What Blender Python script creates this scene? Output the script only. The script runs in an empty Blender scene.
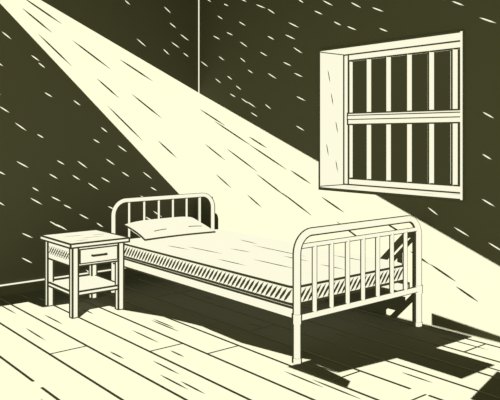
import bpy, math, random
from mathutils import Vector as V
random.seed(7)
sc = bpy.context.scene
sc.view_settings.view_transform = 'Standard'
sc.view_settings.look = 'None'

# ---------------- materials ----------------
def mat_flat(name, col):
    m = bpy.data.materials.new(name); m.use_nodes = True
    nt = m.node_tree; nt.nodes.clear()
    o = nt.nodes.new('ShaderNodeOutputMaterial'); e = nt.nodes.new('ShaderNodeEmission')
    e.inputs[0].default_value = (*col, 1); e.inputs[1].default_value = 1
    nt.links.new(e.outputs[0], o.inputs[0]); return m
def mat_diff(name, c1, c2, scale=3):
    m = bpy.data.materials.new(name); m.use_nodes = True
    nt = m.node_tree; nt.nodes.clear()
    o = nt.nodes.new('ShaderNodeOutputMaterial'); d = nt.nodes.new('ShaderNodeBsdfDiffuse')
    tc = nt.nodes.new('ShaderNodeTexCoord'); n = nt.nodes.new('ShaderNodeTexNoise'); n.inputs['Scale'].default_value = scale
    r = nt.nodes.new('ShaderNodeValToRGB'); r.color_ramp.elements[0].color = (*c1, 1); r.color_ramp.elements[1].color = (*c2, 1)
    nt.links.new(tc.outputs['Object'], n.inputs['Vector']); nt.links.new(n.outputs['Fac'], r.inputs[0])
    nt.links.new(r.outputs[0], d.inputs[0]); nt.links.new(d.outputs[0], o.inputs[0]); return m
CREAM = mat_flat('cream_glow', (0.985, 0.96, 0.735))  # self-glowing cream, stays bright in shade without any lamp
INKM = mat_flat('olive_ink', (0.050, 0.050, 0.021))  # emissive too, so the ink keeps one tone in sun and shade
PLASTER = mat_diff('olive_plaster', (.080, .079, .057), (.083, .082, .059))
BOARDS = mat_diff('olive_floorboards', (.080, .079, .057), (.083, .082, .059), 2)
C, I, P = 0, 1, 2

class MB:
    def __init__(s): s.v = []; s.f = []; s.m = []
    def poly(s, pts, m):
        b = len(s.v); s.v += [tuple(p) for p in pts]; s.f.append(list(range(b, b+len(pts)))); s.m.append(m)
    def rbox(s, a, c, m):
        x0, y0, z0 = a; x1, y1, z1 = c; b = len(s.v)
        s.v += [(x0,y0,z0),(x1,y0,z0),(x1,y1,z0),(x0,y1,z0),(x0,y0,z1),(x1,y0,z1),(x1,y1,z1),(x0,y1,z1)]
        for q in [(0,3,2,1),(4,5,6,7),(0,1,5,4),(1,2,6,5),(2,3,7,6),(3,0,4,7)]:
            s.f.append([b+i for i in q]); s.m.append(m)
    def box(s, a, c, m=0, w=.006, edge=True):
        s.rbox(a, c, m)
        if not edge: return
        lo, hi = a, c
        for ax in range(3):
            o = [k for k in range(3) if k != ax]
            for i in (0, 1):
                for j in (0, 1):
                    p = [0]*3; q = [0]*3
                    p[ax] = lo[ax]-w; q[ax] = hi[ax]+w
                    e0 = (lo, hi)[i][o[0]]; e1 = (lo, hi)[j][o[1]]
                    p[o[0]] = e0-w; q[o[0]] = e0+w; p[o[1]] = e1-w; q[o[1]] = e1+w
                    s.rbox(p, q, I)
    def tube(s, pts, r, m=None, closed=False, n=16, v=V((.757, -.625, .184))):
        pts = [V(p) for p in pts]; N = len(pts); b = len(s.v)
        for i, p in enumerate(pts):
            if closed: t = (pts[(i+1) % N]-pts[i-1])
            else: t = pts[min(i+1, N-1)]-pts[max(i-1, 0)]
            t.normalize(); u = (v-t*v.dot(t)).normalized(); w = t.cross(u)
            for k in range(n):
                a = 2*math.pi*k/n
                s.v.append(tuple(p+u*(r*math.cos(a))+w*(r*math.sin(a))))
        segs = N if closed else N-1
        for i in range(segs):
            j = (i+1) % N
            for k in range(n):
                k2 = (k+1) % n
                s.f.append([b+i*n+k, b+i*n+k2, b+j*n+k2, b+j*n+k])
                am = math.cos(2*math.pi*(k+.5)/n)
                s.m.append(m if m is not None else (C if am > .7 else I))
        if not closed:
            for i in (0, N-1):
                s.f.append([b+i*n+k for k in range(n)]); s.m.append(I if m is None else m)
    def stroke(s, c, d, L, w, nrm, m=1, off=.003, full=False):
        c = V(c); d = V(d).normalized(); nrm = V(nrm); q = nrm.cross(d).normalized()*(w/2); c = c+nrm*off; h = d*(L/2)
        if full: pts = [c-h-q, c+h-q, c+h+q, c-h+q]
        else: pts = [c-h, c-h*.5-q*.9, c+h*.3-q, c+h, c+h*.3+q, c-h*.5+q*.9]
        s.poly(pts, m)
    def obj(s, name, parent=None, mats=None, smooth=False):
        me = bpy.data.meshes.new(name); me.from_pydata(s.v, [], s.f)
        for m in (mats or [CREAM, INKM, PLASTER]): me.materials.append(m)
        me.polygons.foreach_set('material_index', s.m); me.update()
        o = bpy.data.objects.new(name, me); sc.collection.objects.link(o)
        if parent: o.parent = parent
        return o
def empty(name):
    o = bpy.data.objects.new(name, None); sc.collection.objects.link(o); return o

H = 3.3; YW = 1.3
# ---------------- shell ----------------
b = MB(); b.rbox((-.2, -4.5, -.12), (7.5, YW+.45, 0), P); floor = b.obj('floor', mats=[CREAM, INKM, BOARDS])
b = MB(); b.rbox((-.2, -4.5, 0), (0, YW+.45, H), P); wl = b.obj('wall_left')
WX0, WX1, WZ0, WZ1, WD = 1.842, 3.27, .965, 2.172, .36
b = MB()
b.rbox((0, YW, 0), (WX0, YW+.45, H), P); b.rbox((WX1, YW, 0), (7.5, YW+.45, H), P)
b.rbox((WX0, YW, 0), (WX1, YW+.45, WZ0), P); b.rbox((WX0, YW, WZ1), (WX1, YW+.45, H), P)
wr = b.obj('wall_right')
# added unseen panels overhead, cut to mask the sun down to a wedge
b = MB()
def mask_panel(pts, z=H): b.poly([(x, y, z) for x, y in pts], P)
mask_panel([(-.2, -1.33), (0, -1.33), (.25, -1.58), (1.41, -.11), (8.24, -2.0), (9, 1.7), (-.2, 1.7)])
mask_panel([(-.2, -1.33), (0, -1.33), (.25, -1.58), (2.513, -1.46), (2.548, -1.248), (2.787, -1.23), (3.557, -2.0), (3.66, -2.0), (3.66, -7.3), (-.2, -7.3)], H+.002)
def floor_mask(pts, z): mask_panel([(x+H, y-H) for x, y in pts], z)
floor_mask([(.30, -.75), (.62, -.72), (.66, -.3), (1.1, -.25), (1.5, -.10), (1.9, -.02), (2.4, -.04), (2.85, .04), (2.98, .10), (2.98, 1.3), (.30, 1.3)], H+.004)  # added panel that darkens the floor under and beside the bed
# added mask pieces: throw the stepped shade in front of the footboard
floor_mask([(2.95, .05), (3.22, .05), (3.28, .53), (3.75, .53), (3.75, .90), (3.32, .90), (3.34, 1.3), (2.95, 1.3)], H+.006)
floor_mask([(2.95, -.12), (3.42, -.10), (3.36, .0), (2.95, .06)], H+.008)
floor_mask([(3.95, .30), (5.5, .30), (5.5, .80), (3.82, .80)], H+.010)
# (added mask shading the wall foot, tapering)
mask_panel([(3.0+3.3, -2), (7.4, -2), (3.0+3.21, -1.91)], H+.012)
smask = b.obj('sun_mask')

b = MB(); b.rbox((0, YW-.008, 0), (.010, YW, H), C); b.obj('trim_1')
b = MB(); b.rbox((0, -4.4, 0), (.015, YW-.012, .09), P); b.rbox((0, -4.4, .09), (.018, YW-.012, .1), C); b.obj('baseboard_left')

# ---------------- wall marks ----------------
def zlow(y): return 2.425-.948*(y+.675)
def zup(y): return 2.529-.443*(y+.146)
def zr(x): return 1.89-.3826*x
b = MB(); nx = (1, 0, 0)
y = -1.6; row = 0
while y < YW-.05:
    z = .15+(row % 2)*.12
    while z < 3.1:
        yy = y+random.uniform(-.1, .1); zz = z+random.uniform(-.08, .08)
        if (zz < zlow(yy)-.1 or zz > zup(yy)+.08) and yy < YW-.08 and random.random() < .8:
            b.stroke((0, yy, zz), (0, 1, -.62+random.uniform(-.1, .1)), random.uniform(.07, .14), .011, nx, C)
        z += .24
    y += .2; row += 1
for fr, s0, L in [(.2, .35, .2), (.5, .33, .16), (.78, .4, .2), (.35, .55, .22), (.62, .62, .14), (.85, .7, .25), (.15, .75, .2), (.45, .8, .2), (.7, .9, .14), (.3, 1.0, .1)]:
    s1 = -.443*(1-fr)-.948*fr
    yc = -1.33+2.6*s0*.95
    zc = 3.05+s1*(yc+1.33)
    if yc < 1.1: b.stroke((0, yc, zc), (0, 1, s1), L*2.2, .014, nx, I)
b.obj('plaster_marks', wl)
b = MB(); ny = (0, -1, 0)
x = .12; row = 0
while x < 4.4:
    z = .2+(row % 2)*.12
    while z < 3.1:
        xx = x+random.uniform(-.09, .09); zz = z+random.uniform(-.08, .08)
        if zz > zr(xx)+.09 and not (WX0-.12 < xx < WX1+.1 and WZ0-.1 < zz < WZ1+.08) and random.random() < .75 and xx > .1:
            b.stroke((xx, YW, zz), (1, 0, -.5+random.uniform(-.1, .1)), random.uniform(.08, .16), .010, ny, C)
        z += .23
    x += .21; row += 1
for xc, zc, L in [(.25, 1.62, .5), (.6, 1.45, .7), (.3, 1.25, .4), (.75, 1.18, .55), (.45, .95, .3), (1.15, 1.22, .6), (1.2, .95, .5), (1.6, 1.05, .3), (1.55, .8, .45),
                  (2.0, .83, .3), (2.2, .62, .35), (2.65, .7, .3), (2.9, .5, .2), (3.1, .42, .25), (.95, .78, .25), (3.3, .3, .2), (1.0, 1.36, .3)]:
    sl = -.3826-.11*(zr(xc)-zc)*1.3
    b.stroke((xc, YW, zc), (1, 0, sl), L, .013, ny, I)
b.obj('plaster_marks_beam', wr)

# ---------------- floor board joints ----------------
b = MB(); up = (0, 0, 1)
yy = -4.33; PW = .265
while yy < YW-.02:
    x = random.uniform(0, .3)
    while x < 7.3:
        L = random.uniform(1.2, 3.2)
        b.stroke((x+L/2, yy, 0), (1, 0, 0), L, .018, up, I, full=True)
        x += L+random.choice([0, 0, .12])
    for k in range(9):
        xx = random.uniform(.1, 7.2)
        b.stroke((xx, yy+random.uniform(.06, PW-.06), 0), (1, random.uniform(-.02, .02), 0), random.uniform(.12, .42), .014, up, I)
    for k in range(2):
        xx = random.uniform(.3, 7)
        b.stroke((xx, yy+PW/2, 0), (0, 1, 0), PW, .012, up, I, full=True)
    yy += PW
b.obj('floorboard_joints', floor)

# ---------------- window ----------------
win = empty('window_1')
b = MB(); t = .012; Y0 = YW-.004; Y1 = YW+WD
b.rbox((WX0-.0, Y0, WZ0), (WX0+t, Y1, WZ1), C)
b.rbox((WX1-t, Y0, WZ0), (WX1, Y1, WZ1), C)
b.rbox((WX0, Y0, WZ0), (WX1, Y1, WZ0+t), C)
b.rbox((WX0, Y0, WZ1-t), (WX1, Y1, WZ1), C)
w = .007
for xa in (WX0, WX1):
    b.rbox((xa-w, Y0-w, WZ0-w), (xa+w, Y0+w, WZ1+w), I)
b.rbox((WX1-.02, Y0-.008, WZ0), (WX1-.002, Y0+.01, WZ1), C)
for za in (WZ0, WZ1):
    b.rbox((WX0-w, Y0-w, za-w), (WX1+w, Y0+w, za+w), I)
for za in (WZ0+t, WZ1-t):
    b.rbox((WX0+t-w, Y0, za-w), (WX0+t+w, Y1, za+w), I)
b.obj('reveal', win)
b = MB()
for (yy, zz) in [(.08, 1.3), (.14, 1.75), (.2, 1.5), (.1, 1.95), (.2, 1.15)]:
    b.stroke((WX0+t, YW+yy, zz), (0, .25, -1), .12, .01, nx, I)
for (xx, yy) in [(2.1, .12), (2.5, .18), (2.9, .1), (3.1, .2)]:
    b.stroke((xx, YW+yy, WZ0+t), (1, .1, 0), .16, .012, up, I)
b.obj('reveal_marks', win)
b = MB(); b.rbox((WX0, Y1, WZ0), (WX1, Y1+.03, WZ1), I); b.obj('dark_glass', win)
b = MB()
x0, x1, z0, z1 = WX0+.02, WX1-.02, WZ0+.02, WZ1-.02; fw = .055; ya, yb = Y1-.07, Y1-.01
b.box((x0, ya, z0), (x0+fw, yb, z1)); b.box((x1-fw, ya, z0), (x1, yb, z1))
b.box((x0+fw, ya, z0), (x1-fw, yb, z0+fw)); b.box((x0+fw, ya, z1-fw), (x1-fw, yb, z1))
zm = 1.575; b.box((x0+fw, ya-.01, zm-.05), (x1-fw, yb, zm+.05))
b.box((x0+fw, ya-.016, zm-.006), (x1-fw, yb, zm+.03), w=.004)
b.obj('frame', win)
b = MB(); n = 4
sp = .215
for i in range(n+1):
    xx = x0+fw+sp*(i+1)
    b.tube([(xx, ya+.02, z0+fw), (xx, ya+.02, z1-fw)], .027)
    b.rbox((xx-.062, yb+.0, z0+fw), (xx-.055, yb+.005, z1-fw), C)  # thin glowing strip beside the bar, a painted highlight
b.obj('bars', win)

# ---------------- bed ----------------
bed = empty('bed')
XH, XF, BY0, BY1 = .5, 2.92, 0.0, 1.2
def arch(x, y0, y1, zt, r=.13, z0=0, k=8):
    pts = [(x, y0, z0), (x, y0, z0+.02), (x, y0, .3), (x, y0, zt-r-.01)]
    for i in range(k+1):
        a = math.pi-math.pi/2*i/k; pts.append((x, y0+r+r*math.cos(a), zt-r+r*math.sin(a)))
    for i in range(k+1):
        a = math.pi/2-math.pi/2*i/k; pts.append((x, y1-r+r*math.cos(a), zt-r+r*math.sin(a)))
    pts += [(x, y1, zt-r-.01), (x, y1, .3), (x, y1, z0+.02), (x, y1, z0)]
    return pts
def board(name, x, zt, nb, rb, lower, r, y1, y0=BY0):
    b = MB(); b.tube(arch(x, y0, y1, zt), r)
    z2 = zt-.085 if name == 'footboard' else zt-.015
    if name == 'footboard': b.tube([(x, y0+.02, z2), (x, y1-.02, z2)], .017)
    b.tube([(x, y0+.01, lower), (x, y1-.01, lower)], r*.85)
    for i in range(nb):
        yy = y0+(y1-y0)*(i+1)/(nb+1)
        b.tube([(x, yy, lower), (x, yy, z2)], rb)
    for yy in (y0, y1):
        b.tube([(x, yy, 0), (x, yy, .03)], r*1.15)
        b.tube([(x, yy, lower-.03), (x, yy, lower+.03)], r*1.2)
    return b.obj(name, bed)
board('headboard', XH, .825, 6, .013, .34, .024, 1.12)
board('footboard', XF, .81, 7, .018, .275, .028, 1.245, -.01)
b = MB()
b.box((XH, BY0-.012, .265), (XF, BY0+.022, .335))
b.box((XH, 1.10, .265), (XF, 1.13, .335))
b.obj('side_rails', bed)
b = MB()
for i in range(9):
    xx = XH+.2+i*.25; b.rbox((xx, BY0+.02, .305), (xx+.08, 1.11, .325), I)
b.obj('slats', bed)
def rrect(x0, x1, y0, y1, r, z, k=6):
    pts = []
    for cx, cy, a0 in [(x1-r, y1-r, 0), (x0+r, y1-r, 90), (x0+r, y0+r, 180), (x1-r, y0+r, 270)]:
        for i in range(k+1):
            a = math.radians(a0+90*i/k); pts.append((cx+r*math.cos(a), cy+r*math.sin(a), z))
    return pts
b = MB(); mx0, mx1, my0, my1 = XH+.04, XF-.05, .01, 1.16
rings = [rrect(mx0, mx1, my0, my1, .05, .34), rrect(mx0, mx1, my0, my1, .05, .452), rrect(mx0+.006, mx1-.006, my0+.006, my1-.006, .05, .468), rrect(mx0+.03, mx1-.03, my0+.03, my1-.03, .05, .478)]
base = len(b.v); n = len(rings[0])
for r_ in rings: b.v += r_
for j in range(3):
    for i in range(n):
        b.f.append([base+j*n+i, base+j*n+(i+1) % n, base+(j+1)*n+(i+1) % n, base+(j+1)*n+i]); b.m.append(C)
b.f.append([base+3*n+i for i in range(n)]); b.m.append(C)
b.tube(rrect(mx0-.002, mx1+.002, my0-.002, my1+.002, .05, .457), .008, m=I, closed=True, n=8)
b.tube(rrect(mx0-.002, mx1+.002, my0-.002, my1+.002, .05, .347), .008, m=I, closed=True, n=8)
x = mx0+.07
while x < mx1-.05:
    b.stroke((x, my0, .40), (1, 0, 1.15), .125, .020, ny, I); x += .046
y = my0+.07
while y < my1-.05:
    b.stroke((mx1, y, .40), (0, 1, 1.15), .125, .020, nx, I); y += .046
for xx, yy, L, s in [(1.5, .3, .5, .05), (1.9, .75, .7, -.03), (2.3, .35, .5, 0), (2.5, .95, .35, .05), (1.4, .85, .3, -.1), (2.05, .15, .35, .02), (2.65, .6, .25, 0), (1.7, .52, .25, .1), (1.25, .2, .3, .1), (2.25, .62, .3, 0)]:
    b.stroke((xx, yy, .478), (1, s, 0), L, .018, up, I)
b.obj('mattress', bed)
# pillow
b = MB(); K = 24; pc = V((.79, .42, .572)); PX, PY, PT = .19, .375, .068
def pp(u, v, sg):
    e = max(0, (1-abs(u)**3.2))*max(0, (1-abs(v)**3.6))
    px = PX*u*(1-.08*(1-v*v)); py = PY*v*(1-.05*(1-u*u))
    return V((px, py, sg*PT*e**.5))
def place(p):
    a = math.radians(14); return (pc.x+p.x*math.cos(a)+p.z*math.sin(a), pc.y+p.y, max(.481, pc.z-p.x*math.sin(a)+p.z*math.cos(a)))
for sg in (1, -1):
    base = len(b.v)
    for i in range(K+1):
        for j in range(K+1):
            b.v.append(place(pp(math.sin(math.pi/2*(2*i/K-1)), math.sin(math.pi/2*(2*j/K-1)), sg)))
    for i in range(K):
        for j in range(K):
            b.f.append([base+i*(K+1)+j, base+(i+1)*(K+1)+j, base+(i+1)*(K+1)+j+1, base+i*(K+1)+j+1]); b.m.append(C)
per = [(1, -1+2*i/12) for i in range(12)]+[(1-2*i/12, 1) for i in range(12)]+[(-1, 1-2*i/12) for i in range(12)]+[(-1+2*i/12, -1) for i in range(12)]
b.tube([place(pp(u, v, 1)) for u, v in per], .008, m=I, closed=True, n=8)
for v0, v1 in [(-.7, -.35), (.3, .7)]:
    b.tube([V(place(pp(.72, v0+(v1-v0)*i/6, 1))) for i in range(7)], .004, m=I, n=6)
b.obj('pillow')

# ---------------- nightstand ----------------
ns = empty('nightstand')
nx0, nx1, ny0, ny1 = .565, 1.09, -.67, -.225; TH = .585; lw = .047
b = MB()
for xa in (nx0, nx1-lw):
    for ya in (ny0, ny1-lw): b.box((xa, ya, 0), (xa+lw, ya+lw, TH-.03))
b.obj('legs', ns)
b = MB(); b.box((nx0-.035, ny0-.03, TH-.03), (nx1+.03, ny1+.035, TH))
for xx, yy, L in [(.75, -.5, .2), (.9, -.4, .25), (.8, -.3, .15), (1.0, -.55, .12)]:
    b.stroke((xx, yy, TH), (0, 1, 0), L, .012, up, I)
b.obj('top', ns)
b = MB(); z0, z1 = .40, TH-.035
b.box((nx0+.01, ny0+.008, z0), (nx1-.008, ny1-.008, z1))
x = nx0+lw+.04
while x < nx1-lw-.03:
    b.stroke((x, ny0+.008, (z0+z1)/2), (1, 0, .9), .12, .012, ny, I)
    b.stroke((x, ny0+.008, (z0+z1)/2), (1, 0, -.9), .12, .008, ny, I); x += .042
b.obj('case', ns)
b = MB(); b.box((nx1-.01, ny0+.06, z0+.02), (nx1+.006, ny1-.06, z1-.02), w=.004)
yc = (ny0+ny1)/2
b.tube([(nx1+.006, yc-.06, .475), (nx1+.025, yc-.06, .475), (nx1+.025, yc+.06, .475), (nx1+.006, yc+.06, .475)], .009, m=I)
b.obj('drawer', ns)
b = MB(); b.box((nx0+.01, ny0+.01, .17), (nx1-.01, ny1-.01, .2)); b.obj('shelf', ns)

# ---------------- light ----------------
L = bpy.data.lights.new('sun', 'SUN'); L.energy = 67; L.angle = math.radians(.1); L.color = (1, .99, .98)
so = bpy.data.objects.new('sun', L); sc.collection.objects.link(so); so.location = (6, -5, 7)
so.rotation_euler = V((-1, 1, -1)).to_track_quat('-Z', 'Y').to_euler()
wd = bpy.data.worlds.new('World'); sc.world = wd; wd.use_nodes = True
bg = wd.node_tree.nodes['Background']; bg.inputs[0].default_value = (.97, 1, .42, 1); bg.inputs[1].default_value = 1.25

# ---------------- camera ----------------
cd = bpy.data.cameras.new('camera'); co = bpy.data.objects.new('camera', cd); sc.collection.objects.link(co)
cd.sensor_width = 36; cd.lens = 47.74; cd.shift_y = -.13; cd.clip_start = .05
co.location = (5.945, -2.9, 1.43); co.rotation_euler = (math.radians(90), 0, math.radians(50.35))
sc.camera = co
